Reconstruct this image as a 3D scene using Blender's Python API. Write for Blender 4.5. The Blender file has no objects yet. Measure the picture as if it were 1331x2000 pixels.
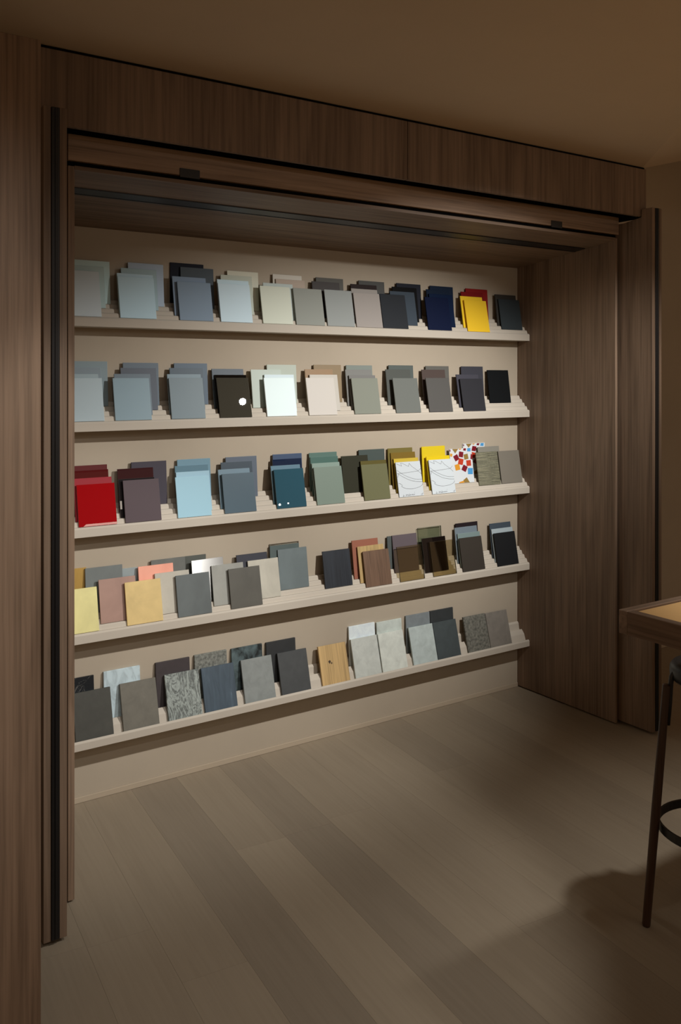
import bpy, bmesh, math, random
from mathutils import Vector, Matrix
random.seed(4)
S = bpy.context.scene
COL = S.collection
R = math.radians

# ------------------------------------------------------------------ camera
cd = bpy.data.cameras.new('camera'); cam = bpy.data.objects.new('camera', cd); COL.objects.link(cam)
cam.location = (0, 0, 1.55)
cam.rotation_euler = (math.pi/2, 0, 0.9767 - math.pi/2)
cd.sensor_fit = 'VERTICAL'; cd.sensor_height = 36.0; cd.sensor_width = 24.0
cd.lens = 1758.7/2000*36.0
cd.shift_y = -0.13025
cd.clip_start = 0.05; cd.clip_end = 60
S.camera = cam

# ------------------------------------------------------------------ light
S.view_settings.view_transform = 'Standard'; S.view_settings.look = 'None'
S.view_settings.exposure = 0.0; S.view_settings.gamma = 1.0; S.view_settings.use_curve_mapping = False
W = bpy.data.worlds.new('room_ambient'); S.world = W; W.use_nodes = True
W.node_tree.nodes['Background'].inputs[0].default_value = (1.0, 0.66, 0.40, 1)
W.node_tree.nodes['Background'].inputs[1].default_value = 0.25

KEY = (1, .975, .935)
def spot(loc, target, power, size_deg, blend, radius=0.03, col=KEY):
    l = bpy.data.lights.new('ceiling_or_fill_spot', 'SPOT'); o = bpy.data.objects.new('ceiling_or_fill_spot', l); COL.objects.link(o)
    o.location = loc; o.rotation_euler = (Vector(target)-Vector(loc)).to_track_quat('-Z', 'Y').to_euler()
    l.energy = power; l.spot_size = R(size_deg); l.spot_blend = blend; l.shadow_soft_size = radius; l.color = col
    return o
wash = spot((2.90, 1.135, 2.45), (2.14, 3.2, 0.99), 272.0, 63, 1.0, .022)
wash.scale = (1.38, .85, 1)          # wall-washer lens: beam wider than tall
spot((1.62, 1.11, 2.44), (0.80, 2.60, 0), 58.0, 64, .35, .022)
spot((2.62, 1.02, 2.44), (2.62, 1.06, 0), 85.0, 70, .9, .05)  # unseen spot added to brighten the table top and bounce onto the ceiling
spot((0.20, 0.10, 2.44), (0.33, 2.17, 1.28), 52.0, 48, 1.0, .05)
spot((2.30, -.90, 2.44), (2.40, 2.6, 0.6), 14.0, 74, .9, .05)
spot((0.90, -1.60, 2.44), (2.60, 2.7, 1.65), 14.0, 64, .9, .05)  # unseen fill spot, added to lift the header, fascia and right panel

# lamps farther back in the room, seen only as glints in the glossy samples
spot((5.33, -2.70, 2.44), (1.86, 3.19, 1.03), 0.45, 40, .5, .013)
spot((5.43, -2.67, 2.44), (1.90, 3.19, 1.04), 0.14, 40, .5, .010)
la = bpy.data.lights.new('linear_lamp', 'AREA'); la.shape = 'RECTANGLE'; la.size = 1.3; la.size_y = .42; la.energy = 15; la.color = (1, .86, .72)
lo = bpy.data.objects.new('linear_lamp', la); COL.objects.link(lo); lo.location = (3.69, -2.965, 2.43)

# ------------------------------------------------------------------ materials
def lin(c):
    c = c/255.0
    return c/12.92 if c <= .04045 else ((c+.055)/1.055)**2.4
def lin3(c): return tuple(lin(v) for v in c)
def newmat(name):
    m = bpy.data.materials.new(name); m.use_nodes = True
    return m, m.node_tree, m.node_tree.nodes['Principled BSDF']
def node(nt, typ, **kw):
    n = nt.nodes.new(typ)
    for k, v in kw.items():
        if k in n.inputs: n.inputs[k].default_value = v
        else: setattr(n, k, v)
    return n
def ramp(nt, fac, stops):
    r = nt.nodes.new('ShaderNodeValToRGB'); e = r.color_ramp.elements
    while len(e) < len(stops): e.new(.5)
    for el, (p, c) in zip(e, stops):
        el.position = p; el.color = (*c, 1)
    nt.links.new(fac, r.inputs[0]); return r
def coords(nt, scale=(1, 1, 1), rnd=0.0, rot=(0, 0, 0)):
    tc = nt.nodes.new('ShaderNodeTexCoord'); mp = nt.nodes.new('ShaderNodeMapping')
    mp.inputs['Scale'].default_value = scale; mp.inputs['Rotation'].default_value = rot
    nt.links.new(tc.outputs['Object'], mp.inputs[0])
    if rnd:
        oi = nt.nodes.new('ShaderNodeObjectInfo'); mu = node(nt, 'ShaderNodeMath', operation='MULTIPLY'); mu.inputs[1].default_value = rnd
        nt.links.new(oi.outputs['Random'], mu.inputs[0]); nt.links.new(mu.outputs[0], mp.inputs['Location'])
    return mp.outputs[0]
def noise(nt, vec, scale, detail=4, rough=.55, dist=0.0):
    n = node(nt, 'ShaderNodeTexNoise'); n.inputs['Scale'].default_value = scale; n.inputs['Detail'].default_value = detail
    n.inputs['Roughness'].default_value = rough; n.inputs['Distortion'].default_value = dist
    nt.links.new(vec, n.inputs['Vector']); return n.outputs['Fac']
def bump(nt, p, h, strength, dist=.002):
    b = node(nt, 'ShaderNodeBump'); b.inputs['Strength'].default_value = strength; b.inputs['Distance'].default_value = dist
    nt.links.new(h, b.inputs['Height']); nt.links.new(b.outputs[0], p.inputs['Normal'])
def mixc(nt, fac, a, b, mode='MIX'):
    m = nt.nodes.new('ShaderNodeMix'); m.data_type = 'RGBA'; m.blend_type = mode
    for s, v in ((0, fac), (6, a), (7, b)):
        if hasattr(v, 'is_output'): nt.links.new(v, m.inputs[s])
        elif s == 0: m.inputs[0].default_value = v
        else: m.inputs[s].default_value = (*v, 1)
    return m.outputs[2]

def plain(name, col, rough=.5, spec=.5, metal=0.0, coat=0.0):
    m, nt, p = newmat(name)
    p.inputs['Base Color'].default_value = (*col, 1); p.inputs['Roughness'].default_value = rough
    p.inputs['Specular IOR Level'].default_value = spec; p.inputs['Metallic'].default_value = metal
    if coat: p.inputs['Coat Weight'].default_value = coat; p.inputs['Coat Roughness'].default_value = .02
    return m
def plaster(name, col, var=.05):
    m, nt, p = newmat(name); v = coords(nt)
    n = noise(nt, v, 2.2, 5, .6)
    r = ramp(nt, n, [(.3, tuple(c*(1-var) for c in col)), (.7, tuple(c*(1+var) for c in col))])
    nt.links.new(r.outputs[0], p.inputs['Base Color']); p.inputs['Roughness'].default_value = .85
    p.inputs['Specular IOR Level'].default_value = .25
    bump(nt, p, noise(nt, v, 90, 3), .08, .001); return m
def wood(name, dark, mid, light, grain='Z', fine=1.0, rnd=7.0, rough=.5, figure=1.0):
    m, nt, p = newmat(name)
    a = 'XYZ'.index(grain)
    def sc(cross, along): return tuple(along if i == a else cross for i in range(3))
    v1 = coords(nt, sc(7*fine, .55*fine), rnd)
    v2 = coords(nt, sc(95*fine, 2.2*fine), rnd)
    broad = noise(nt, v1, 1.0, 3, .55, 1.1*figure)
    # growth rings: a wave over the broad field
    w = node(nt, 'ShaderNodeMath', operation='MULTIPLY'); w.inputs[1].default_value = 26; nt.links.new(broad, w.inputs[0])
    s = node(nt, 'ShaderNodeMath', operation='SINE'); nt.links.new(w.outputs[0], s.inputs[0])
    s2 = node(nt, 'ShaderNodeMath', operation='MULTIPLY_ADD'); s2.inputs[1].default_value = .5; s2.inputs[2].default_value = .5
    nt.links.new(s.outputs[0], s2.inputs[0])
    c1 = ramp(nt, broad, [(.28, dark), (.5, mid), (.75, light)])
    c2 = mixc(nt, .22, c1.outputs[0], ramp(nt, s2.outputs[0], [(0, dark), (1, light)]).outputs[0])
    f = noise(nt, v2, 1.0, 3, .6)
    c3 = mixc(nt, .38, c2, ramp(nt, f, [(.34, tuple(c*.45 for c in dark)), (.52, mid), (.72, light)]).outputs[0])
    nt.links.new(c3, p.inputs['Base Color']); p.inputs['Roughness'].default_value = rough
    p.inputs['Specular IOR Level'].default_value = .35
    bump(nt, p, f, .12, .0006); return m

WALL = (.445, .382, .298)
M = {}
M['wall'] = plaster('wall_plaster', WALL)
M['ceiling'] = plaster('ceiling_plaster', (.60, .48, .345), .03)
M['base'] = plaster('base_strip', (.46, .385, .29), .04)
M['shelf'] = plaster('shelf_lacquer', (.545, .495, .42), .025)
wd, wm, wl = (.122, .080, .053), (.210, .143, .097), (.31, .216, .150)
M['walnut'] = wood('walnut_vertical', wd, wm, wl, 'Z')
M['walnut_header_lit'] = wood('walnut_header_lit', *[tuple(c*1.75 for c in q) for q in (wd, wm, wl)], 'X')  # walnut lightened to imitate lamp light falling on the header board
M['walnut_x'] = wood('walnut_horizontal', wd, wm, wl, 'X')
M['walnut_end'] = wood('walnut_edge', tuple(c*1.2 for c in wd), tuple(c*1.25 for c in wm), tuple(c*1.2 for c in wl), 'Z', 1.5)
M['walnut_light'] = wood('walnut_panel_light', tuple(c*1.2 for c in wd), tuple(c*1.2 for c in wm), tuple(c*1.2 for c in wl), 'Z')
M['dark_walnut'] = wood('stool_walnut', (.035, .018, .011), (.055, .028, .017), (.08, .042, .026), 'Z', 1.5, 3, .4)
M['black'] = plain('black_aluminium', (.006, .006, .007), .38, .5, .0)
M['void'] = plain('recess_shade', (.003, .003, .003), .9, .1)  # near-black colour stands in for the shade inside gaps and pockets
M['hinge'] = plain('dark_bracket', (.022, .021, .021), .5)
M['stool_black'] = plain('stool_black_metal', (.010, .011, .012), .42)
M['leather'] = plaster('tan_table_inlay', (.66, .41, .17), .05)
# floor oak: a tone per plank
m, nt, p = newmat('oak_plank')
oi = nt.nodes.new('ShaderNodeObjectInfo')
sep = nt.nodes.new('ShaderNodeSeparateColor'); nt.links.new(oi.outputs['Color'], sep.inputs[0])
t = ramp(nt, sep.outputs[0], [(0, (.250, .209, .158)), (.35, (.290, .241, .178)), (.7, (.330, .274, .200)), (1, (.362, .303, .222))])
v = coords(nt, (14, .9, 14), 9.0); g = noise(nt, v, 1.0, 4, .6, .6)
v2 = coords(nt, (120, 3.5, 60), 9.0); g2 = noise(nt, v2, 1.0, 3, .6)
c = mixc(nt, .22, t.outputs[0], ramp(nt, g, [(.25, (0.235, 0.186, 0.127)), (.5, (0.305, 0.246, 0.175)), (.78, (0.362, 0.299, 0.215))]).outputs[0])
c = mixc(nt, .12, c, ramp(nt, g2, [(.3, (0.188, 0.145, 0.098)), (.6, (0.367, 0.303, 0.220))]).outputs[0])
nt.links.new(c, p.inputs['Base Color']); p.inputs['Roughness'].default_value = .55; p.inputs['Specular IOR Level'].default_value = .35
bump(nt, p, g2, .08, .0006); M['oak'] = m
M['gap'] = plain('plank_joint', (.16, .132, .10), .9, .1)

# ------------------------------------------------------------------ mesh helpers
def link(name, me, mats, parent=None, loc=(0, 0, 0)):
    o = bpy.data.objects.new(name, me); COL.objects.link(o); o.location = loc
    for mm in (mats if isinstance(mats, (list, tuple)) else [mats]): me.materials.append(mm)
    if parent: o.parent = parent
    return o
def tag(o, label=None, cat=None, group=None, kind=None):
    if label: o['label'] = label
    if cat: o['category'] = cat
    if group: o['group'] = group
    if kind: o['kind'] = kind
    return o
def thing(name, loc, label, cat, group=None):
    o = bpy.data.objects.new(name, None); COL.objects.link(o); o.location = loc; o.empty_display_size = .05
    return tag(o, label, cat, group)
def bmbox(bm, x0, x1, y0, y1, z0, z1):
    vs = [bm.verts.new(q) for q in ((x0,y0,z0),(x1,y0,z0),(x1,y1,z0),(x0,y1,z0),(x0,y0,z1),(x1,y0,z1),(x1,y1,z1),(x0,y1,z1))]
    for f in ((0,3,2,1),(4,5,6,7),(0,1,5,4),(1,2,6,5),(2,3,7,6),(3,0,4,7)): bm.faces.new([vs[i] for i in f])
def tomesh(bm, name, bev=0.0, seg=1, smooth=False):
    if bev: bmesh.ops.bevel(bm, geom=list(bm.edges), offset=bev, segments=seg, profile=.5, affect='EDGES')
    bmesh.ops.recalc_face_normals(bm, faces=bm.faces)
    me = bpy.data.meshes.new(name); bm.to_mesh(me); bm.free()
    if smooth:
        for f in me.polygons: f.use_smooth = True
    return me
def box(name, b, mat, parent=None, bev=.0012, origin=None):
    """box given by world bounds; origin at its bottom centre (or relative to parent's location)"""
    x0,x1,y0,y1,z0,z1 = b
    c = Vector(((x0+x1)/2, (y0+y1)/2, z0)) if origin is None else Vector(origin)
    bm = bmesh.new(); bmbox(bm, x0-c.x, x1-c.x, y0-c.y, y1-c.y, z0-c.z, z1-c.z)
    me = tomesh(bm, name, bev)
    loc = c - (parent.location if parent else Vector((0,0,0)))
    return link(name, me, mat, parent, loc)
def extrude_x(name, prof, x0, x1, mat, parent=None, bev=0, loc=(0,0,0)):
    """profile in (y,z) extruded from x0 to x1"""
    bm = bmesh.new()
    a = [bm.verts.new((x0, y, z)) for y, z in prof]; b = [bm.verts.new((x1, y, z)) for y, z in prof]
    n = len(prof)
    bm.faces.new(a); bm.faces.new(b[::-1])
    for i in range(n): bm.faces.new((a[i], b[i], b[(i+1) % n], a[(i+1) % n]))
    return link(name, tomesh(bm, name, bev), mat, parent, loc)
def prism(name, poly, z0, z1, mat, parent=None, loc=(0,0,0), bev=0):
    bm = bmesh.new()
    a = [bm.verts.new((x, y, z0)) for x, y in poly]; b = [bm.verts.new((x, y, z1)) for x, y in poly]
    n = len(poly)
    bm.faces.new(a[::-1]); bm.faces.new(b)
    for i in range(n): bm.faces.new((a[i], a[(i+1) % n], b[(i+1) % n], b[i]))
    return link(name, tomesh(bm, name, bev), mat, parent, loc)
def lathe(bm, prof, seg=32):
    rings = []
    for r, z in prof:
        rings.append([bm.verts.new((r*math.cos(2*math.pi*i/seg), r*math.sin(2*math.pi*i/seg), z)) for i in range(seg)])
    for a, b in zip(rings, rings[1:]):
        for i in range(seg): bm.faces.new((a[i], a[(i+1) % seg], b[(i+1) % seg], b[i]))
    bm.faces.new(rings[0][::-1]); bm.faces.new(rings[-1])
def tube(bm, pts, rad, seg=12):
    pts = [Vector(q) for q in pts]; rings = []
    for i, q in enumerate(pts):
        t = (pts[min(i+1, len(pts)-1)] - pts[max(i-1, 0)]).normalized()
        u = t.orthogonal().normalized() if i == 0 else (u - t*u.dot(t)).normalized()
        w = t.cross(u); r = rad[i] if isinstance(rad, (list, tuple)) else rad
        rings.append([bm.verts.new(q + (u*math.cos(2*math.pi*k/seg) + w*math.sin(2*math.pi*k/seg))*r) for k in range(seg)])
    for a, b in zip(rings, rings[1:]):
        for k in range(seg): bm.faces.new((a[k], a[(k+1) % seg], b[(k+1) % seg], b[k]))
    bm.faces.new(rings[0][::-1]); bm.faces.new(rings[-1])

# ------------------------------------------------------------------ room shell
YB, YS, YC, YF, YD, YP = 3.2623, 3.1766, 2.6533, 2.5411, 2.4811, 2.169
XR = 3.2795; ZC = 2.4817
tag(box('wall_back', (-1.2, 6.2, YB, YB+.12, -.02, 3.3), M['wall'], bev=0), kind='structure')
tag(box('baseboard_back', (.845, XR-.001, YB-.006, YB, .0005, .021), M['base'], bev=.001), kind='structure')
tag(box('baseboard_right', (3.40, 6.2, YB-.006, YB, .0005, .021), M['base'], bev=.001), kind='structure')

floor = tag(box('floor', (-1.6, 6.2, -4, YB+.1, -.05, -.012), M['gap'], bev=0), kind='structure')
ang = R(5.5); dx, dy = math.sin(ang), math.cos(ang)
def P2(s, t): return (s*dy + t*dx, -s*dx + t*dy)
def clip(poly, ymax):
    out = []
    for i, a in enumerate(poly):
        b = poly[(i+1) % len(poly)]
        if a[1] <= ymax: out.append(a)
        if (a[1] - ymax)*(b[1] - ymax) < 0:
            f = (ymax - a[1])/(b[1] - a[1]); out.append((a[0] + f*(b[0]-a[0]), ymax))
    return out
PW = .1822
for i in range(-8, 27):
    s0 = .564 + i*PW
    t = -2.3 + random.uniform(-1.5, 0)
    while t < 3.6:
        ln = random.choice((1.5, 1.8, 2.1, 2.1))
        cx, cy = P2(s0 + PW/2, t + ln/2)
        if cy + ln/2 > -.6 and cy - ln/2 < YB + .2 and -1.6 < cx < 6.0:
            poly = clip([P2(s0+.0002, t+.0002), P2(s0+PW-.0002, t+.0002), P2(s0+PW-.0002, t+ln-.0002), P2(s0+.0002, t+ln-.0002)], YB-.0005)
            if len(poly) >= 3:
                # local frame turned with the plank so the grain runs along it
                o = prism('floor_plank', [((x-cx)*dy - (y-cy)*dx, (x-cx)*dx + (y-cy)*dy) for x, y in poly], -.0125, 0, M['oak'])
                tone = {0: .45, 1: .72, 2: .1, 3: .62, 4: .12, 5: .6, 6: .3, 7: .66, 8: .4, 9: .75, 10: .45, 11: .7, 12: .3}.get(i, .5) + random.uniform(-.2, .2)
                o.color = (max(0, min(1, tone)), .5, .5, 1)
                o.rotation_euler.z = -ang; o.parent = floor; o.location = Vector((cx, cy, 0)) - floor.location
        t += ln

# ceiling: flat part, then the sloping facet rising to the back wall right of the cabinet
A = (3.3435, YF+.02)
cpoly = [(-1.6, YB), (-1.6, -4), (6.2, -4), (6.2, 1.0), (2.62, 1.0), (2.5177, 1.6534), (2.9137, 2.0711), A, (3.3435, YB)]
tag(prism('ceiling', cpoly, ZC, ZC+.08, M['ceiling']), kind='structure')
bm = bmesh.new()
v = [bm.verts.new(q) for q in ((3.3435, YF+.02, ZC), (2.9137, 2.0711, ZC), (2.5177, 1.6534, ZC), (2.62, 1.0, ZC), (6.2, 1.0, ZC), (6.2, YB, 3.25), (5.0735, YB, 3.0362), (4.2939, YB, 2.7566))]
u = [bm.verts.new(q.co + Vector((0, 0, .06))) for q in v]
c0 = bm.verts.new((3.9, 2.4, 2.62)); c1 = bm.verts.new((3.9, 2.4, 2.70))
for i in range(len(v)):
    j = (i+1) % len(v); bm.faces.new((v[i], v[j], c0)); bm.faces.new((u[j], u[i], c1)); bm.faces.new((v[j], v[i], u[i], u[j]))
tag(link('trim_1', tomesh(bm, 'trim_1'), M['ceiling']), kind='structure')

# ------------------------------------------------------------------ tall panel on the left
pn = thing('tall_screen', (.1, YP, 0), 'tall plain walnut panel standing at far left, taller than the niche doors', 'screen')
box('board', (-.55, .6068, YP, YP+.045, 0, 2.3535), M['walnut_light'], pn)
box('back_frame', (-.5, .55, YP+.045, YP+.075, 0, 2.33), M['void'], pn, 0)

# ------------------------------------------------------------------ walnut niche
cb = thing('display_niche', (2.05, YC, 0), 'built-in walnut niche framing the five sample shelves, with fascia and header above', 'cabinet')
ZT = 2.1699; ZTB = 2.1062
box('side_panel', (XR+.0003, XR+.0145, YC, YB, .006, 2.18), M['walnut'], cb)
box('side_panel', (.8208, .8405, YC, YB, .006, 2.18), M['walnut_end'], cb)
# sloping top board with a black light rail let into its underside
prof = [(YC, ZT), (YB-.001, ZTB), (YB-.001, ZTB+.05), (YC, 2.1815)]
extrude_x('top_board', [(y-YC, z) for y, z in prof], .8405-2.05, XR-2.05, M['walnut_x'], cb)
def soff(y): return ZT + (y-YC)*(ZTB-ZT)/(YB-YC)
rail = extrude_x('light_rail', [(2.815-YC, soff(2.815)-.004), (2.868-YC, soff(2.868)-.004), (2.868-YC, soff(2.868)+.02), (2.815-YC, soff(2.815)+.02)], .8407-2.05, XR-.012-2.05, M['black'], cb)
extrude_x('rail_lip', [(2.872-YC, soff(2.872)-.005), (2.878-YC, soff(2.878)-.005), (2.878-YC, soff(2.878)+.01), (2.872-YC, soff(2.872)+.01)], .8407-2.05, XR-.012-2.05, M['black'], rail)
box('header_board', (.8208, 3.3035, YC, YC+.018, 2.1966, 2.2744), M['walnut_header_lit'], cb)
for x0, x1 in ((1.176, 1.245), (2.866, 2.932)):
    box('hinge_plate', (x0, x1, YC-.003, YC+.0005, 2.190, 2.2185), M['hinge'], cb, .0005)
JX = 2.0079
box('fascia_panel', (.30, JX-.0012, YF, YF+.018, 2.2634, ZC-.0085), M['walnut'], cb)
box('fascia_panel', (JX+.0012, 3.3435, YF, YF+.018, 2.2634, ZC-.0085), M['walnut'], cb)
box('fascia_end', (3.3435, 3.356, YF+.006, YF+.11, 2.2634, ZC-.004), M['walnut_end'], cb)
box('track_recess', (.62, 3.3035, YF+.0185, YC+.03, 2.30, 2.42), M['void'], cb, 0)  # solid black block painting in the shade of the track slot
box('corner_filler', (3.3036, 3.3435, YF+.0185, YC+.03, 2.2600, 2.42), M['void'], cb, 0)  # black block added to close off the light gap at the corner
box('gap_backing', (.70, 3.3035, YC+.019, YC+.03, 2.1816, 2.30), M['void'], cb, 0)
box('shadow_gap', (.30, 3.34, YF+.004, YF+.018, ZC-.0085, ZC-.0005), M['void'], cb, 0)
# pocket linings either side; the black ones paint in the pockets' shade
tag(box('pocket_lining_left', (.640, .660, YF+.06, YB-.001, .001, 2.26), M['void'], bev=0), kind='structure')
box('pocket_lining', (3.380, 3.395, YC+.02, YB, .006, 2.26), M['walnut_end'], cb, 0)
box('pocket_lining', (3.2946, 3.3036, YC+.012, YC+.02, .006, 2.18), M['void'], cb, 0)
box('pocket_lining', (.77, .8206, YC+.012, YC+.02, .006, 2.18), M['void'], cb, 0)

# folding doors pushed back into their pockets, seen edge-on
def door(name, x, sgn, label):
    t = thing(name, (x, YD, 0), label, 'door')
    L1 = [(0, .012), (.70, .012), (.70, 2.17), (.056, 2.258), (.056, 2.294), (0, 2.294)]
    def leaf(a, b):
        lo, hi = sorted((a*sgn, b*sgn)); return extrude_x('leaf', L1, lo, hi, M['walnut'], t, .0008)
    leaf(0, .0205); 
    lo, hi = sorted((.0210*sgn, .0432*sgn))
    bl = [(-.004, .014), (.40, .014), (.40, 2.16), (.056, 2.255), (.056, 2.293), (-.004, 2.293)]
    pr = extrude_x('edge_profile', bl, lo, hi, M['black'], t, .001)
    lo, hi = sorted((.0290*sgn, .0345*sgn))
    extrude_x('profile_rib', [(-.0065, .016), (-.004, .016), (-.004, 2.292), (-.0065, 2.292)], lo, hi, M['black'], pr, .001)
    leaf(.0437, .0640)
    return t
door('folding_door', .7649, -1, 'walnut folding door with black edge profile, folded away at the left of the niche')
door('folding_door', 3.3105, 1, 'walnut folding door with black edge profile, folded away at the right of the niche')

# ------------------------------------------------------------------ shelves
ZS = {1: 1.7369, 2: 1.3598, 3: .9819, 4: .6026, 5: .2221}
def prof_steps():
    p = [(0, 0), (0, .0300), (.0050, .0355)]
    for k in range(5):
        b = .0150 + .0174*k; z = .0355 + .0175*k
        p.append((b, z))
        if k < 4: p += [(b+.0035, z+.0140), (b+.0068, z+.0175)]
    p += [(YB-YS-.0003, .0355+.07), (YB-YS-.0003, 0)]
    return p
def prof_slots():
    e = YB-YS-.0003
    return [(0, 0), (0, .0265), (.0055, .0325), (.0095, .0320), (.0115, .0235), (.0279, .0235), (.0364, .0540), (.0535, .0740),
            (.0560, .0685), (.0724, .0685), (.0750, .0985), (.0815, .1060), (e, .1065), (e, 0)]
nm = {1: 'top', 2: 'second', 3: 'middle', 4: 'fourth', 5: 'bottom'}
for s in range(1, 6):
    o = extrude_x('display_shelf', prof_slots() if s == 5 else prof_steps(), .8410-2.06, XR-.0003-2.06, M['shelf'], None, .0009, (2.06, YS, ZS[s]))
    tag(o, {1: 'stepped beige display shelf, topmost of the five on the back wall', 2: 'stepped beige display shelf, second from the top',
            3: 'stepped beige display shelf, middle one of the five', 4: 'stepped beige display shelf, second from the floor',
            5: 'beige display shelf with two wide slots, lowest, nearest the floor'}[s], 'shelf', 'display shelves on the back wall')

# ------------------------------------------------------------------ samples on the shelves
TILT = [R(a) for a in (11.3, 10.3, 8.0, 4.2, .3)]
def seat(s, k):
    if s < 5: return .0150+.0174*k, .0355+.0175*k, TILT[k], .005
    return (.0279, .0724)[k], (.0235, .0685)[k], R((14.6, 4.4)[k]), .009
# wall tone in the photograph behind each shelf (left, middle, right): used to turn seen colours into surface colours
TONE = {1: ((98, 84, 70), (116, 102, 86), (116, 102, 86)), 2: ((138, 122, 106), (158, 143, 125), (128, 113, 96)),
        3: ((150, 138, 122), (182, 170, 150), (160, 145, 126)), 4: ((137, 125, 110), (184, 172, 152), (163, 148, 130)),
        5: ((117, 104, 89), (152, 136, 118), (148, 133, 115))}
TF = {1: 1.05, 2: 1.1, 3: 1.12, 4: 1.15, 5: 1.2}
def albedo(rgb, s, x):
    a, b, c = [lin3(t) for t in TONE[s]]
    f = (x - 1.03)/(3.28 - 1.03)
    w = [a[i] + (b[i]-a[i])*f*2 for i in range(3)] if f < .5 else [b[i] + (c[i]-b[i])*(f*2-1) for i in range(3)]
    c = [v/wv*al/TF[s] for v, wv, al in zip(lin3(rgb), w, WALL)]
    k = (.93/max(c))**.85 if max(c) > .93 else 1          # keep the hue of the palest samples
    return tuple(min(.95, max(.0035, v*k)) for v in c)
def mulc(c, f): return tuple(min(.95, max(0, v*f)) for v in c)
def mix3(a, b, f): return tuple(x+(y-x)*f for x, y in zip(a, b))

def stone_mat(name, stops, scale, detail=8, rough=.6, dist=0.0, kind='noise', sc=(1, 1, 1)):
    m, nt, p = newmat(name); v = coords(nt, sc, 5.0)
    n = noise(nt, v, scale, detail, .62, dist)
    r = ramp(nt, n, stops); nt.links.new(r.outputs[0], p.inputs['Base Color'])
    p.inputs['Roughness'].default_value = rough; return m, nt, p, v
def sample_mats(fin, c, i):
    n = 'sample_' + fin + '_%d' % i
    if fin == 'glass':
        m = plain(n, c, .45, .22); e = plain(n + '_edge', mix3(mulc(c, 1.35), (.45, .52, .50), .18), .3); return [m, e]
    if fin == 'mirror':
        m = plain(n, c, .004, .5); e = plain(n + '_edge', mix3(mulc(c, 1.2), (.2, .2, .19), .18), .2); return [m, e]
    if fin == 'metal':
        m, nt, p = newmat(n); v = coords(nt, (9, 9, 7), 4.0); f = noise(nt, v, 1.0, 4, .6, .4)
        r = ramp(nt, f, [(.3, mulc(c, .86)), (.7, mulc(c, 1.12))]); nt.links.new(r.outputs[0], p.inputs['Base Color'])
        p.inputs['Metallic'].default_value = .06; p.inputs['Roughness'].default_value = .5; return [m, m]
    if fin == 'chrome':
        m, nt, p = newmat(n); p.inputs['Base Color'].default_value = (.42, .42, .41, 1); p.inputs['Metallic'].default_value = 1
        p.inputs['Roughness'].default_value = .30; p.inputs['Anisotropic'].default_value = 1.0; p.inputs['Anisotropic Rotation'].default_value = .25
        tg = node(nt, 'ShaderNodeTangent'); tg.direction_type = 'UV_MAP'; nt.links.new(tg.outputs[0], p.inputs['Tangent'])
        return [m, m]
    if fin == 'wood':
        return [wood(n, mulc(c, .62), c, mulc(c, 1.25), 'Z', 2.4, 5, .5)]*2
    if fin == 'oak':
        m = wood(n, mulc(c, .72), c, mulc(c, 1.15), 'Z', 1.6, 5, .55); return [m, m]
    if fin == 'stone':
        m, nt, p, v = stone_mat(n, [(.3, mulc(c, .86)), (.72, mulc(c, 1.12))], 26, 9, .6, .5)
        bump(nt, p, noise(nt, v, 160, 3), .15, .0006); return [m, m]
    if fin == 'granite':
        m, nt, p, v = stone_mat(n, [(.36, mulc(c, .55)), (.5, c), (.66, mulc(c, 1.45))], 85, 6, .6); return [m, m]
    if fin == 'marbleblack':
        m, nt, p = newmat(n); v = coords(nt, (1, 1, 1), 0); f = noise(nt, v, 9, 6, .55, 2.2)
        r = ramp(nt, f, [(.0, c), (.492, c), (.5, (.16, .16, .15)), (.508, c), (1, c)]); nt.links.new(r.outputs[0], p.inputs['Base Color'])
        p.inputs['Roughness'].default_value = .3; return [m, m]
    if fin == 'marblewhite':
        m, nt, p, v = stone_mat(n, [(.38, mulc(c, .78)), (.52, c), (.7, mulc(c, 1.06))], 11, 7, .4, 1.8, sc=(1.6, 1, .9)); return [m, m]
    if fin == 'swirl':
        m, nt, p = newmat(n); v = coords(nt, (1.5, 1, .75), 0); f = noise(nt, v, 9, 4, .5, 3.2)
        w = node(nt, 'ShaderNodeMath', operation='MULTIPLY'); w.inputs[1].default_value = 34; nt.links.new(f, w.inputs[0])
        sn = node(nt, 'ShaderNodeMath', operation='SINE'); nt.links.new(w.outputs[0], sn.inputs[0])
        ma = node(nt, 'ShaderNodeMath', operation='MULTIPLY_ADD'); ma.inputs[1].default_value = .5; ma.inputs[2].default_value = .5; nt.links.new(sn.outputs[0], ma.inputs[0])
        r = ramp(nt, ma.outputs[0], [(0, mulc(c, .22)), (.35, mulc(c, .62)), (.75, c), (1, mulc(c, 1.25))])
        g = noise(nt, v, 130, 3); cc = mixc(nt, .35, r.outputs[0], ramp(nt, g, [(.35, mulc(c, .3)), (.65, mulc(c, 1.3))]).outputs[0])
        nt.links.new(cc, p.inputs['Base Color']); p.inputs['Roughness'].default_value = .5; return [m, m]
    if fin == 'marbleblue':
        m, nt, p = newmat(n); v = coords(nt, (2.6, 1, .55), 0, (0, R(-14), 0)); f = noise(nt, v, 13, 6, .6, 1.2)
        r = ramp(nt, f, [(.3, mulc(c, .72)), (.58, c), (.68, mulc(c, 1.25)), (.74, mulc(c, 2.4)), (.8, c)]); nt.links.new(r.outputs[0], p.inputs['Base Color'])
        p.inputs['Roughness'].default_value = .45; return [m, m]
    if fin == 'greenstone':
        m, nt, p, v = stone_mat(n, [(.38, mulc(c, .12)), (.5, mulc(c, .75)), (.66, mulc(c, 1.3))], 17, 8, .5, .6); return [m, m]
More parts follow.
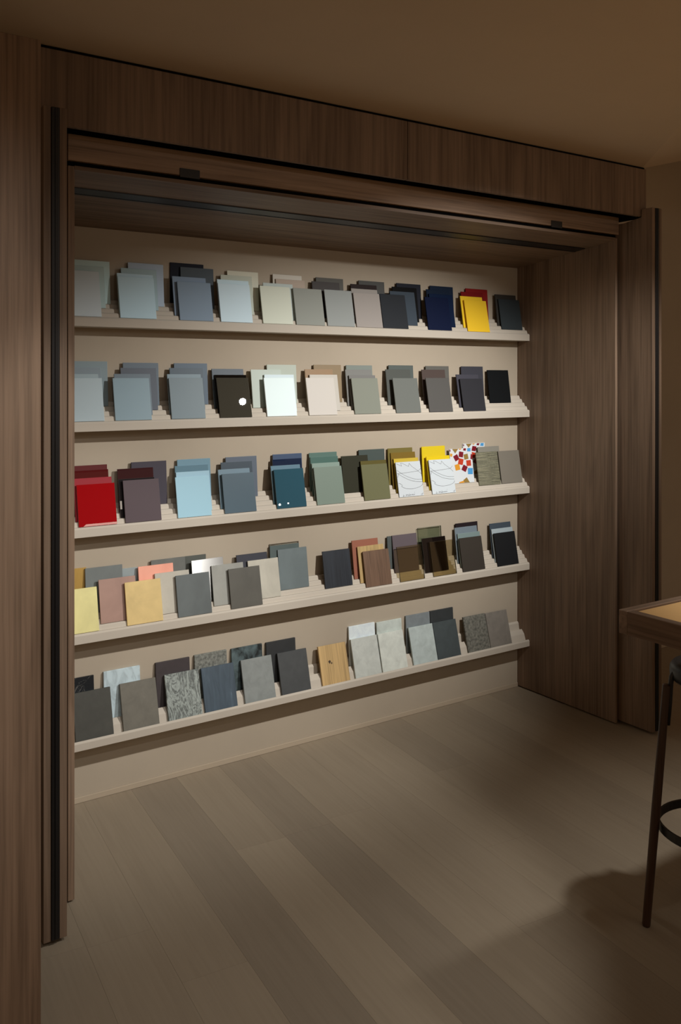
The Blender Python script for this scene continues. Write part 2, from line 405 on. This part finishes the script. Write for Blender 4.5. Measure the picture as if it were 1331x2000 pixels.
    if fin == 'mesh':
        m, nt, p = newmat(n); v = coords(nt, (10, 10, 520)); f = noise(nt, v, 1.0, 3, .7)
        v2 = coords(nt, (420, 10, 30)); f2 = noise(nt, v2, 1.0, 2, .6)
        r = ramp(nt, f, [(.32, mulc(c, .35)), (.5, c), (.68, mix3(mulc(c, 1.9), (.8, .7, .45), .3))])
        cc = mixc(nt, .3, r.outputs[0], ramp(nt, f2, [(.35, mulc(c, .5)), (.65, mulc(c, 1.5))]).outputs[0])
        nt.links.new(cc, p.inputs['Base Color']); p.inputs['Metallic'].default_value = .35; p.inputs['Roughness'].default_value = .4
        bump(nt, p, f, .8, .002); return [m, m]
    if fin in ('tinted', 'tintgreen', 'clear'):
        m, nt, p = newmat(n); nt.nodes.remove(p)
        col = {'tinted': (.80, .75, .62), 'tintgreen': (.77, .815, .76), 'clear': (.97, .98, .975)}[fin]
        tr = node(nt, 'ShaderNodeBsdfTransparent'); tr.inputs[0].default_value = (*col, 1)
        gl = node(nt, 'ShaderNodeBsdfGlossy'); gl.inputs['Roughness'].default_value = .03
        fr = node(nt, 'ShaderNodeFresnel'); fr.inputs[0].default_value = 1.5
        mx = node(nt, 'ShaderNodeMixShader'); nt.links.new(fr.outputs[0], mx.inputs[0]); nt.links.new(tr.outputs[0], mx.inputs[1]); nt.links.new(gl.outputs[0], mx.inputs[2])
        nt.links.new(mx.outputs[0], nt.nodes['Material Output'].inputs[0])
        e = plain(n + '_edge', {'tinted': (.06, .045, .025), 'tintgreen': (.06, .075, .05), 'clear': (.28, .25, .2)}[fin], .2); return [m, e]
    m = plain(n, tuple(max(.002, v - .005) for v in c), .6, .12); return [m, m]

def slab(w, h, t, two, uv=False):
    bm = bmesh.new(); bmbox(bm, -w/2, w/2, -t, 0, 0, h)
    me = tomesh(bm, 'sample', .0007 if t < .008 else .0010)
    if two:
        for f in me.polygons:
            if abs(f.normal.y) < .95: f.material_index = 1
    if uv:
        l = me.uv_layers.new(name='brush')
        for lp in me.loops: l.data[lp.index].uv = (me.vertices[lp.vertex_index].co.x/w + .5, me.vertices[lp.vertex_index].co.z/h)
    return me
KIND = {'glass': ('glass_sample', 'back-painted glass'), 'mirror': ('glass_sample', 'glossy glass'), 'metal': ('metal_sample', 'metal-finish'), 'chrome': ('metal_sample', 'metal'),
        'wood': ('wood_sample', 'wood'), 'oak': ('wood_sample', 'knotty oak'), 'stone': ('stone_sample', 'stone'), 'granite': ('stone_sample', 'grained stone'),
        'marbleblack': ('stone_sample', 'veined marble'), 'marblewhite': ('stone_sample', 'veined'), 'swirl': ('stone_sample', 'black and grey stone'),
        'marbleblue': ('stone_sample', 'streaked'), 'greenstone': ('stone_sample', 'mottled stone'), 'mesh': ('metal_sample', 'fabric'),
        'tinted': ('glass_sample', 'see-through glass'), 'tintgreen': ('glass_sample', 'see-through glass'), 'clear': ('glass_sample', 'see-through glass'),
        'matte': ('lacquer_sample', 'matt'), 'lines': ('printed_sample', 'line-drawing'), 'mosaic': ('printed_sample', 'coloured-square pattern')}
TABLE = """
1,3,1.0187,0.1583,118,126,120,glass,pale grey green
1,2,0.995,0.154,112,118,112,matte,pale grey
1,0,0.9674,0.17,122,121,118,matte,off white
1,3,1.2311,0.162,106,110,115,glass,pale blue grey
1,2,1.2008,0.1572,104,112,110,matte,light grey
1,1,1.1811,0.154,135,145,148,glass,icy white
1,0,1.1786,0.1588,136,147,150,matte,icy white
1,4,1.404,0.1575,20,20,24,matte,black
1,3,1.4434,0.1598,52,54,55,matte,dark grey
1,1,1.4008,0.156,84,90,98,matte,slate blue
1,0,1.4145,0.1539,84,90,96,matte,slate blue
1,3,1.6456,0.1594,140,132,115,matte,cream
1,2,1.6126,0.1581,125,122,108,matte,ivory
1,1,1.5915,0.1559,150,158,158,matte,bright white
1,0,1.5878,0.157,150,157,158,matte,bright white
1,3,1.8555,0.1588,138,128,115,matte,pale beige
1,2,1.8661,0.1574,122,106,92,matte,taupe beige
1,1,1.7991,0.1546,125,126,118,matte,pale stone
1,0,1.7765,0.1582,140,136,120,matte,warm ivory
1,0,1.9338,0.1575,98,95,86,matte,warm grey
1,3,2.0679,0.1586,62,58,52,matte,dark taupe
1,2,2.0433,0.1584,50,45,42,matte,charcoal brown
1,0,2.0886,0.1598,102,100,94,matte,mid grey
1,3,2.2917,0.1586,55,52,48,matte,charcoal
1,2,2.2439,0.1585,30,22,20,matte,dark brown
1,1,2.2385,0.1558,105,96,88,matte,mushroom
1,0,2.2386,0.1545,108,98,90,matte,mushroom
1,0,2.3827,0.1569,28,28,29,matte,black
1,1,2.4496,0.1561,42,46,50,matte,blue charcoal
1,2,2.4724,0.1595,6,6,8,matte,jet black
1,3,2.5022,0.1597,24,24,28,matte,midnight
1,3,2.6991,0.1593,18,24,34,matte,midnight blue
1,2,2.671,0.1588,16,22,32,matte,deep navy
1,1,2.6778,0.156,10,18,34,matte,navy
1,0,2.6403,0.156,6,14,30,matte,navy
1,3,2.9217,0.1591,95,22,20,matte,red
1,2,2.8849,0.1594,85,18,17,matte,dark red
1,1,2.869,0.1549,172,137,30,matte,yellow
1,0,2.8809,0.1542,165,128,28,matte,yellow
1,2,3.1066,0.1581,40,36,32,matte,dark brown
1,1,3.1178,0.1531,36,38,38,matte,anthracite
2,3,1.0105,0.1656,112,120,122,glass,pale grey blue
2,2,0.9826,0.1613,108,114,118,glass,pale grey
2,1,0.9691,0.1552,128,136,138,glass,light grey
2,0,0.978,0.1584,145,152,154,glass,frosty white
2,3,1.2113,0.1618,88,95,102,glass,steel blue
2,2,1.1994,0.1605,72,75,82,glass,slate grey
2,1,1.1703,0.1561,90,98,104,glass,dusty blue
2,0,1.1599,0.1585,114,128,134,glass,misty blue
2,3,1.4167,0.1618,82,92,102,glass,denim blue
2,2,1.3951,0.1615,66,76,84,glass,dark slate
2,1,1.38,0.1557,106,118,124,glass,misty blue
2,0,1.3809,0.1597,98,108,112,glass,blue grey
2,2,1.5762,0.1598,62,70,78,glass,dark blue grey
2,1,1.5838,0.1549,8,8,8,mirror,black
2,0,1.5851,0.1607,54,50,42,mirror,black
2,3,1.8279,0.1597,165,168,155,glass,pale green grey
2,2,1.749,0.1573,166,171,160,glass,pale green
2,1,1.8054,0.1554,185,195,197,glass,white
2,0,1.7953,0.16,215,225,222,glass,bright white
2,3,2.057,0.1617,130,110,83,glass,caramel
2,2,2.008,0.16,137,107,76,glass,tan
2,1,2.0243,0.1554,176,167,156,glass,pale blush
2,0,1.9965,0.1601,186,176,166,glass,blush beige
2,3,2.2244,0.1607,118,122,115,matte,grey green
2,2,2.2153,0.1598,118,115,110,matte,warm grey
2,1,2.2269,0.1532,112,108,104,matte,taupe grey
2,0,2.2293,0.1588,122,122,110,matte,sage grey
2,3,2.4576,0.1626,78,82,78,matte,dark green grey
2,2,2.435,0.162,75,75,70,matte,dark grey
2,0,2.455,0.1589,98,98,92,matte,stone grey
2,3,2.6734,0.1608,84,80,74,matte,taupe
2,2,2.6437,0.162,70,58,53,matte,chestnut brown
2,0,2.6466,0.1598,76,72,68,matte,brown grey
2,3,2.8919,0.1606,52,50,54,matte,aubergine black
2,1,2.8442,0.1584,58,55,60,matte,plum grey
2,0,2.855,0.1562,42,40,42,matte,charcoal
2,2,3.0555,0.1621,18,18,18,matte,jet black
3,3,1.0096,0.1623,88,42,42,matte,brick red
3,2,1.0115,0.1637,72,18,20,mirror,dark cherry red
3,1,1.0195,0.1547,140,48,54,matte,raspberry red
3,0,1.0251,0.1514,140,10,16,mirror,bright red
3,3,1.2439,0.1644,72,68,75,matte,plum grey
3,2,1.1873,0.1609,50,22,26,mirror,dark burgundy
3,1,1.1863,0.1423,30,28,30,mirror,black
3,0,1.1986,0.1562,86,75,78,matte,mauve brown
3,3,1.4301,0.1647,112,145,160,glass,sky blue
3,2,1.4169,0.1596,85,118,132,glass,petrol blue
3,1,1.4166,0.1548,150,185,200,glass,light blue
3,0,1.4067,0.1554,152,192,207,glass,pale blue
3,3,1.6391,0.1641,98,108,120,glass,grey blue
3,2,1.6142,0.1632,62,75,85,glass,dark petrol
3,1,1.5959,0.1547,110,134,147,glass,powder blue
3,0,1.6054,0.1561,72,92,103,glass,petrol
3,3,1.8562,0.165,70,88,115,glass,royal blue
3,2,1.8507,0.1631,25,42,68,mirror,navy
3,1,1.8357,0.1565,92,127,144,glass,light teal blue
3,0,1.8423,0.1599,50,88,102,mirror,teal
3,3,2.0345,0.1631,95,125,115,glass,sea green
3,2,2.0356,0.1635,75,110,100,glass,emerald green
3,1,2.0359,0.1562,140,162,150,glass,pale mint
3,0,2.0363,0.1589,128,145,132,glass,mint grey
3,3,2.2927,0.1644,82,92,88,matte,grey green
3,2,2.1943,0.1602,58,58,46,matte,dark olive
3,1,2.2879,0.1532,100,92,50,matte,olive
3,0,2.2812,0.1564,116,116,84,matte,light olive
3,3,2.4531,0.1637,124,112,62,matte,khaki
3,2,2.4637,0.1625,128,104,45,matte,ochre
3,1,2.4716,0.1543,205,178,70,matte,mustard yellow
3,0,2.4713,0.1573,215,222,224,lines,white
3,3,2.6495,0.1637,224,197,42,matte,yellow
3,1,2.6615,0.1554,228,198,35,matte,bright yellow
3,0,2.6638,0.158,215,222,224,lines,white
3,4,2.9105,0.1489,215,218,218,mosaic,mosaic
3,2,2.8121,0.1648,215,218,218,mosaic,mosaic
3,2,2.9938,0.1667,135,130,118,matte,warm grey
3,1,2.9697,0.1607,125,122,100,mesh,woven metal
3,1,3.1178,0.1599,122,114,102,matte,taupe
4,4,0.9335,0.1496,150,118,60,metal,ochre
4,3,1.0682,0.1642,100,104,102,metal,grey
4,4,1.1319,0.128,138,146,146,metal,pale blue grey
4,2,1.269,0.1666,226,152,130,metal,salmon pink
4,3,1.3226,0.1651,100,102,97,metal,grey
4,4,1.4146,0.1462,85,88,82,metal,dark grey
4,1,1.1114,0.1575,144,114,102,metal,rose copper
4,0,0.9587,0.1564,192,182,125,metal,pale brass
4,0,1.2054,0.1561,196,170,114,metal,gold brass
4,1,1.3295,0.154,174,168,154,metal,light pewter
4,0,1.4082,0.1566,90,96,95,metal,blackened steel
4,2,1.4845,0.1662,200,200,198,chrome,polished steel
4,1,1.5664,0.1561,150,150,142,metal,zinc grey
4,0,1.6332,0.1551,84,82,74,metal,dark bronze
4,1,1.7286,0.1569,194,190,174,metal,white
4,2,1.6837,0.1647,52,54,64,metal,textured navy
4,4,1.8451,0.1546,200,205,200,clear,clear
4,3,1.8424,0.1654,88,102,100,metal,dark teal
4,2,1.8757,0.1659,114,127,128,metal,blue steel
4,1,2.0881,0.1562,48,54,62,wood,navy stained
4,2,2.2505,0.1662,167,110,90,matte,terracotta
4,1,2.2716,0.1577,204,174,118,wood,maple
4,0,2.2898,0.1548,122,95,75,wood,walnut
4,3,2.4486,0.1462,92,98,96,matte,slate green
4,2,2.4727,0.1668,108,98,102,matte,mauve grey
4,0,2.4775,0.1549,120,100,70,tinted,bronze
4,3,2.6268,0.1673,112,118,102,tintgreen,green
4,1,2.6355,0.1574,22,16,15,mirror,black brown
4,0,2.6705,0.1575,130,115,90,tinted,bronze
4,3,2.8575,0.1671,45,38,40,matte,dark plum
4,2,2.8466,0.1671,118,130,138,glass,steel blue
4,1,2.8543,0.1583,125,142,140,glass,sea grey
4,0,2.8501,0.1571,66,60,54,matte,brown black
4,2,3.0717,0.1664,70,78,86,matte,blue slate
4,1,3.0734,0.1596,167,177,180,matte,silver grey
4,0,3.0741,0.1588,36,36,37,matte,black
5,1,0.9602,0.169,18,20,22,marbleblack,black
5,0,1.0167,0.1683,46,44,38,stone,dark olive
5,1,1.1382,0.1726,152,160,160,marblewhite,white marble
5,0,1.1946,0.1697,84,78,68,stone,brown grey
5,1,1.3421,0.1695,50,42,42,stone,dark brown
5,0,1.3724,0.1704,120,122,115,swirl,swirled
5,1,1.504,0.1713,98,96,88,granite,grey granite
5,0,1.5252,0.1681,60,70,78,marbleblue,blue grey marble
5,1,1.6659,0.1691,70,80,80,greenstone,green black
5,0,1.7005,0.169,116,116,111,stone,plain grey
5,1,1.8257,0.1679,38,38,38,stone,black
5,0,1.8701,0.1686,58,58,57,stone,charcoal
5,0,2.0695,0.1626,188,152,102,oak,oak
5,1,2.2401,0.1697,218,221,225,stone,bright white
5,0,2.2397,0.1661,180,178,168,stone,off white
5,1,2.3917,0.1653,184,186,176,stone,pale grey
5,0,2.3866,0.1663,192,190,178,stone,warm white
5,1,2.5579,0.1702,115,118,118,stone,mid grey
5,1,2.7022,0.1713,44,46,46,stone,black
5,0,2.5617,0.1676,166,171,165,stone,pale concrete
5,0,2.7053,0.1678,58,64,64,stone,dark slate
5,0,2.8934,0.1668,98,94,84,granite,speckled grey
5,0,3.0371,0.1643,116,107,97,stone,taupe grey
""".strip().split('\n')
rows = []
for ln in TABLE:
    f = ln.split(','); rows.append([int(f[0]), int(f[1]), float(f[2]), float(f[3]), (int(f[4]), int(f[5]), int(f[6])), f[7], f[8]])
ORD = ['first', 'second', 'third', 'fourth', 'fifth', 'sixth', 'seventh', 'eighth', 'ninth', 'tenth', 'eleventh', 'twelfth', 'thirteenth']
SHN = {1: 'top shelf', 2: 'second shelf', 3: 'middle shelf', 4: 'fourth shelf', 5: 'bottom shelf'}
W0 = .141
# stacks: samples whose middles lie close together on one shelf
labels = {}
for s in range(1, 6):
    idx = [i for i, r in enumerate(rows) if r[0] == s]
    loose = [i for i in idx if s == 5 or (s == 4 and rows[i][2] < 2.0)]
    tight = sorted((i for i in idx if i not in loose), key=lambda i: rows[i][2])
    stacks = []
    for i in tight:
        if stacks and rows[i][2] - min(rows[j][2] for j in stacks[-1]) < .105: stacks[-1].append(i)
        else: stacks.append([i])
    for n, st in enumerate(stacks):
        st.sort(key=lambda i: rows[i][1])
        for q, i in enumerate(st):
            if len(st) == 1: pos = 'standing alone'
            elif q == 0: pos = 'frontmost'
            elif q == len(st)-1: pos = 'rearmost'
            else: pos = ORD[q] + ' from front'
            m_ = len(stacks)
            wh = (ORD[n] + ' stack from left' if n < (m_+1)//2 else ('last stack on right' if n == m_-1 else ORD[m_-1-n] + ' stack from right'))
            if s == 4: wh = wh.replace('from left', 'right of middle')
            labels[i] = pos + ', ' + wh + ', ' + SHN[s]
    for k in sorted(set(rows[i][1] for i in loose)):
        rk = sorted((i for i in loose if rows[i][1] == k), key=lambda i: rows[i][2])
        rn = ('front row', 'back row')[k] if s == 5 else ('front row', 'second row', 'third row', 'fourth row', 'rear row')[k]
        for q, i in enumerate(rk): labels[i] = ORD[q] + ' from left in ' + rn + ', ' + SHN[s]

def ribbon(bm, pts, wid, y):
    """thin printed stroke lying on the sample's face (x,z plane)"""
    for a, b in zip(pts, pts[1:]):
        a, b = Vector((a[0], 0, a[1])), Vector((b[0], 0, b[1])); t = (b-a)
        if t.length < 1e-6: continue
        t.normalize(); nrm = Vector((-t.z, 0, t.x))*wid/2; e = t*wid*.4; o = Vector((0, y, 0))
        bm.faces.new([bm.verts.new(q + o) for q in (a-nrm-e, b-nrm+e, b+nrm+e, a+nrm-e)])
def smooth(pts, n=5):
    out = []
    for i in range(len(pts)-1):
        p0, p1, p2, p3 = pts[max(i-1, 0)], pts[i], pts[i+1], pts[min(i+2, len(pts)-1)]
        for k in range(n):
            t = k/n
            out.append(tuple(.5*(2*p1[j] + (p2[j]-p0[j])*t + (2*p0[j]-5*p1[j]+4*p2[j]-p3[j])*t*t + (-p0[j]+3*p1[j]-3*p2[j]+p3[j])*t**3) for j in (0, 1)))
    return out + [pts[-1]]
def quadmap(q, TL, TR, BR, BL, w, h):
    """photo-crop point -> face coordinates by inverting the bilinear corner map"""
    u = v = .5
    for _ in range(12):
        P = [TL[j]*(1-u)*(1-v) + TR[j]*u*(1-v) + BR[j]*u*v + BL[j]*(1-u)*v for j in (0, 1)]
        du = [(TR[j]-TL[j])*(1-v) + (BR[j]-BL[j])*v for j in (0, 1)]; dv = [(BL[j]-TL[j])*(1-u) + (BR[j]-TR[j])*u for j in (0, 1)]
        e = [q[j]-P[j] for j in (0, 1)]; D = du[0]*dv[1]-du[1]*dv[0]
        u += (e[0]*dv[1]-e[1]*dv[0])/D; v += (du[0]*e[1]-du[1]*e[0])/D
    return ((u-.5)*w, (1-v)*h)
ink = plain('print_ink', (.045, .040, .042), .6, .2)
MOS = {k: plain('print_' + k, c, .35) for k, c in dict(crimson=(.20, .008, .02), red=(.55, .05, .02), gold=(.30, .19, .05), orange=(.72, .32, .03), blue=(.08, .33, .66)).items()}
LINES = [([(205,385),(285,420),(270,370),(300,375),(395,425),(405,370),(450,425),(550,500),(606,550)], 0), ([(215,550),(300,540),(550,500),(588,455)], 0),
         ([(208,490),(280,545),(380,600),(500,640),(612,643)], 1), ([(220,545),(300,600),(420,660),(530,683),(618,685)], 1), ([(233,710),(262,718),(292,745),(280,765)], 0),
         ([(280,765),(340,795),(430,805),(520,790),(590,760),(632,712)], 1), ([(220,612),(238,556)], 0),
         ([(310,900),(302,930),(318,926),(322,912)], 0), ([(345,925),(350,898),(362,920),(372,896),(378,918)], 0), ([(386,915),(392,902),(400,912),(392,920),(386,915)], 1),
         ([(404,918),(412,900),(414,916),(424,900),(428,914)], 0), ([(436,912),(444,898),(448,912),(458,894),(462,912)], 0), ([(468,910),(476,896),(482,908),(490,892)], 0), ([(398,888),(402,882)], 0), ([(484,868),(490,862)], 0),
         ([(592,905),(612,885),(630,880)], 0), ([(604,908),(622,896)], 0)]
MOSQ = [(262,310,74,8,'crimson'),(182,365,78,-32,'crimson'),(346,345,72,-14,'gold'),(257,425,82,12,'red'),(391,445,78,-6,'red'),(201,515,80,-14,'orange'),(320,530,80,28,'crimson'),
        (418,573,84,0,'blue'),(395,226,56,0,'blue'),(458,340,70,8,'crimson'),(70,255,30,0,'crimson'),(95,325,40,15,'orange'),(322,222,44,10,'crimson')]
MOST = [([(112,212),(215,208),(165,295)],'gold'), ([(215,205),(275,202),(245,240)],'orange'), ([(355,672),(405,752),(315,758),(298,718)],'gold'), ([(222,752),(300,728),(318,758),(232,772)],'orange')]

nshelf = {}
for i, (s, k, x0, h, rgb, fin, cname) in enumerate(rows):
    b, z, th, t = seat(s, k)
    if fin == 'mirror' and s == 2: th = R(13.65 if k == 0 else 12.9)
    if s == 2 and k == 2 and 1.5 < x0 < 1.6: th = R(9.6)
    x = x0 + W0/2
    c = albedo(rgb, s, x)
    two = fin in ('glass', 'mirror', 'tinted', 'tintgreen', 'clear')
    name, word = KIND[fin]
    o = link(name, slab(W0, h, t, two, fin == 'chrome'), sample_mats(fin, c, i), None, (x, YS + b - .0006, ZS[s] + z + .0004))
    if not two: o.data.materials.pop(index=1)
    o.rotation_euler.x = -th
    if fin == 'chrome': o.rotation_euler.z = R(3.5); o.location.y -= .0035
    lab = (cname + ' ' + word + ' sample, ' + labels[i]).replace('mosaic coloured', 'coloured').replace('clear see-through', 'clear see-through')
    tag(o, lab, 'sample', 'material samples on the ' + SHN[s])
    if fin == 'lines':
        sig = bmesh.new()
        for li, (pts, sm) in enumerate(LINES):
            q = [quadmap(pt, (190,360), (580,325), (640,920), (245,945), W0, h) for pt in pts]
            q = smooth(q) if sm else q
            q = [(max(-W0/2+.001, min(W0/2-.001, a)), b_) for a, b_ in q]
            if li < 7:
                bm = bmesh.new(); ribbon(bm, q, .0011, -t-.0002 - .00003*li)
                link('printed_line', tomesh(bm, 'printed_line'), ink, o)
            else: ribbon(sig, q, .0011, -t-.0002)
        tag(link('printed_signature', tomesh(sig, 'printed_signature'), ink, o), kind='stuff')
    if fin == 'mosaic':
        nf = [0]
        def face(pts, kk):
            lim = W0/2 - .001; nf[0] += 1
            pts = [(max(-lim, min(lim, a)), max(.001, min(h-.001, b_))) for a, b_ in pts]
            bm = bmesh.new(); bm.faces.new([bm.verts.new((a, -t-.0002 - .00003*nf[0], b_)) for a, b_ in pts])
            bmesh.ops.recalc_face_normals(bm, faces=bm.faces)
            link('printed_square', tomesh(bm, 'printed_square'), MOS[kk], o)
        qm = lambda q: quadmap(q, (65,228), (440,200), (490,748), (112,780), W0, h)
        for cx, cy, sz, a, kk in MOSQ:
            ca, sa = math.cos(R(a))*sz/2, math.sin(R(a))*sz/2
            face([qm((cx+px*ca-py*sa, cy+px*sa*1.0+py*ca*1.18)) for px, py in ((-1,-1),(1,-1),(1,1),(-1,1))], kk)
        for pts, kk in MOST: face([qm(q) for q in pts], kk)
    if fin == 'oak':
        bm = bmesh.new()
        for cx, cz, r in ((-.022, h*.57, .0058), (-.0125, h*.53, .0034)):
            bm.faces.new([bm.verts.new((cx + r*(1+.2*math.sin(3*a))*math.cos(a), -t-.0002, cz + r*1.15*math.sin(a))) for a in [2*math.pi*q/14 for q in range(14)]])
        link('knot', tomesh(bm, 'knot'), plain('oak_knot', (.05, .028, .014), .7), o)

# ------------------------------------------------------------------ high table, right
TZ = .96
t = thing('high_table', (2.9, 1.12, 0), 'high walnut table with raised rim and tan inset top, cut off by the right edge', 'table')
X0, X1, Y0, Y1 = 1.8795, 3.75, .72, 1.5103
box('top_slab', (X0+.006, X1-.006, Y0+.006, Y1-.006, TZ-.056, TZ-.008), M['walnut_x'], t, .001)
box('inlay', (X0+.028, X1-.028, Y0+.028, Y1-.028, TZ-.0079, TZ-.005), M['leather'], t, .0008)
box('rim', (X0, X1, Y1-.026, Y1, TZ-.060, TZ), M['walnut_x'], t, .0015)
box('rim', (X0, X1, Y0, Y0+.026, TZ-.060, TZ), M['walnut_x'], t, .0015)
my = wood('walnut_rim', wd, wm, wl, 'Y')
box('rim', (X0, X0+.026, Y0+.0262, Y1-.0262, TZ-.060, TZ), my, t, .0015)
box('rim', (X1-.026, X1, Y0+.0262, Y1-.0262, TZ-.060, TZ), my, t, .0015)
for px in (2.72, 3.45):
    bm = bmesh.new(); lathe(bm, [(.16, 0), (.16, .012), (.035, .018), (.028, .03), (.028, TZ-.075), (.09, TZ-.070), (.09, TZ-.0562)], 28)
    link('pedestal', tomesh(bm, 'pedestal'), M['stool_black'], t, (px-2.9, 0, 0))

# ------------------------------------------------------------------ bar stool
C0 = Vector((2.305, 1.522, 0)); SR = Vector((.829, -.559, 0)).normalized(); SF = Vector((.559, .829, 0)).normalized()
st = thing('bar_stool', C0, 'bar stool with black seat, dark wooden legs and foot ring beside the high table', 'stool')
bm = bmesh.new(); lathe(bm, [(.030, .690), (.108, .690), (.1165, .698), (.1185, .712), (.1175, .728), (.110, .738), (.095, .7405), (.06, .735), (.03, .731), (.004, .730)], 48)
link('seat', tomesh(bm, 'seat', smooth=True), M['stool_black'], st)
def rib(a0, a1, r, z0, z1, th): pass
bm = bmesh.new()
seg = 56; r0, r1, z0, z1 = .1455, .1515, .2665, .2905
rg = [[bm.verts.new((r*math.cos(2*math.pi*i/seg), r*math.sin(2*math.pi*i/seg), z)) for i in range(seg)] for r, z in ((r0, z0), (r1, z0), (r1, z1), (r0, z1))]
for a in range(4):
    for i in range(seg): bm.faces.new((rg[a][i], rg[a][(i+1) % seg], rg[(a+1) % 4][(i+1) % seg], rg[(a+1) % 4][i]))
link('foot_ring', tomesh(bm, 'foot_ring', smooth=False), M['stool_black'], st)
for q in range(4):
    a = math.atan2(-SR.y, -SR.x) + q*math.pi/2
    d = Vector((math.cos(a), math.sin(a), 0))
    foot, top = d*.1915, d*.1335 + Vector((0, 0, .684))
    ax = (top-foot).normalized()
    bm = bmesh.new(); tube(bm, [foot, foot+ax*.006, foot + ax*.34, top - ax*.004, top], [.0105, .0118, .0130, .0112, .0100], 16)
    lg = link('leg', tomesh(bm, 'leg', smooth=True), M['dark_walnut'], st)
    bm = bmesh.new()
    inn = d*-.0135
    pts = [top - ax*.115 + inn, top - ax*.05 + inn, top + inn*.9 + Vector((0, 0, .004)), d*.119 + Vector((0, 0, .706)), d*.110 + Vector((0, 0, .722)), d*.085 + Vector((0, 0, .7245))]
    tube(bm, pts, [.0062, .0066, .0070, .0075, .0075, .006], 10)
    link('bracket', tomesh(bm, 'bracket', smooth=True), M['stool_black'], lg)
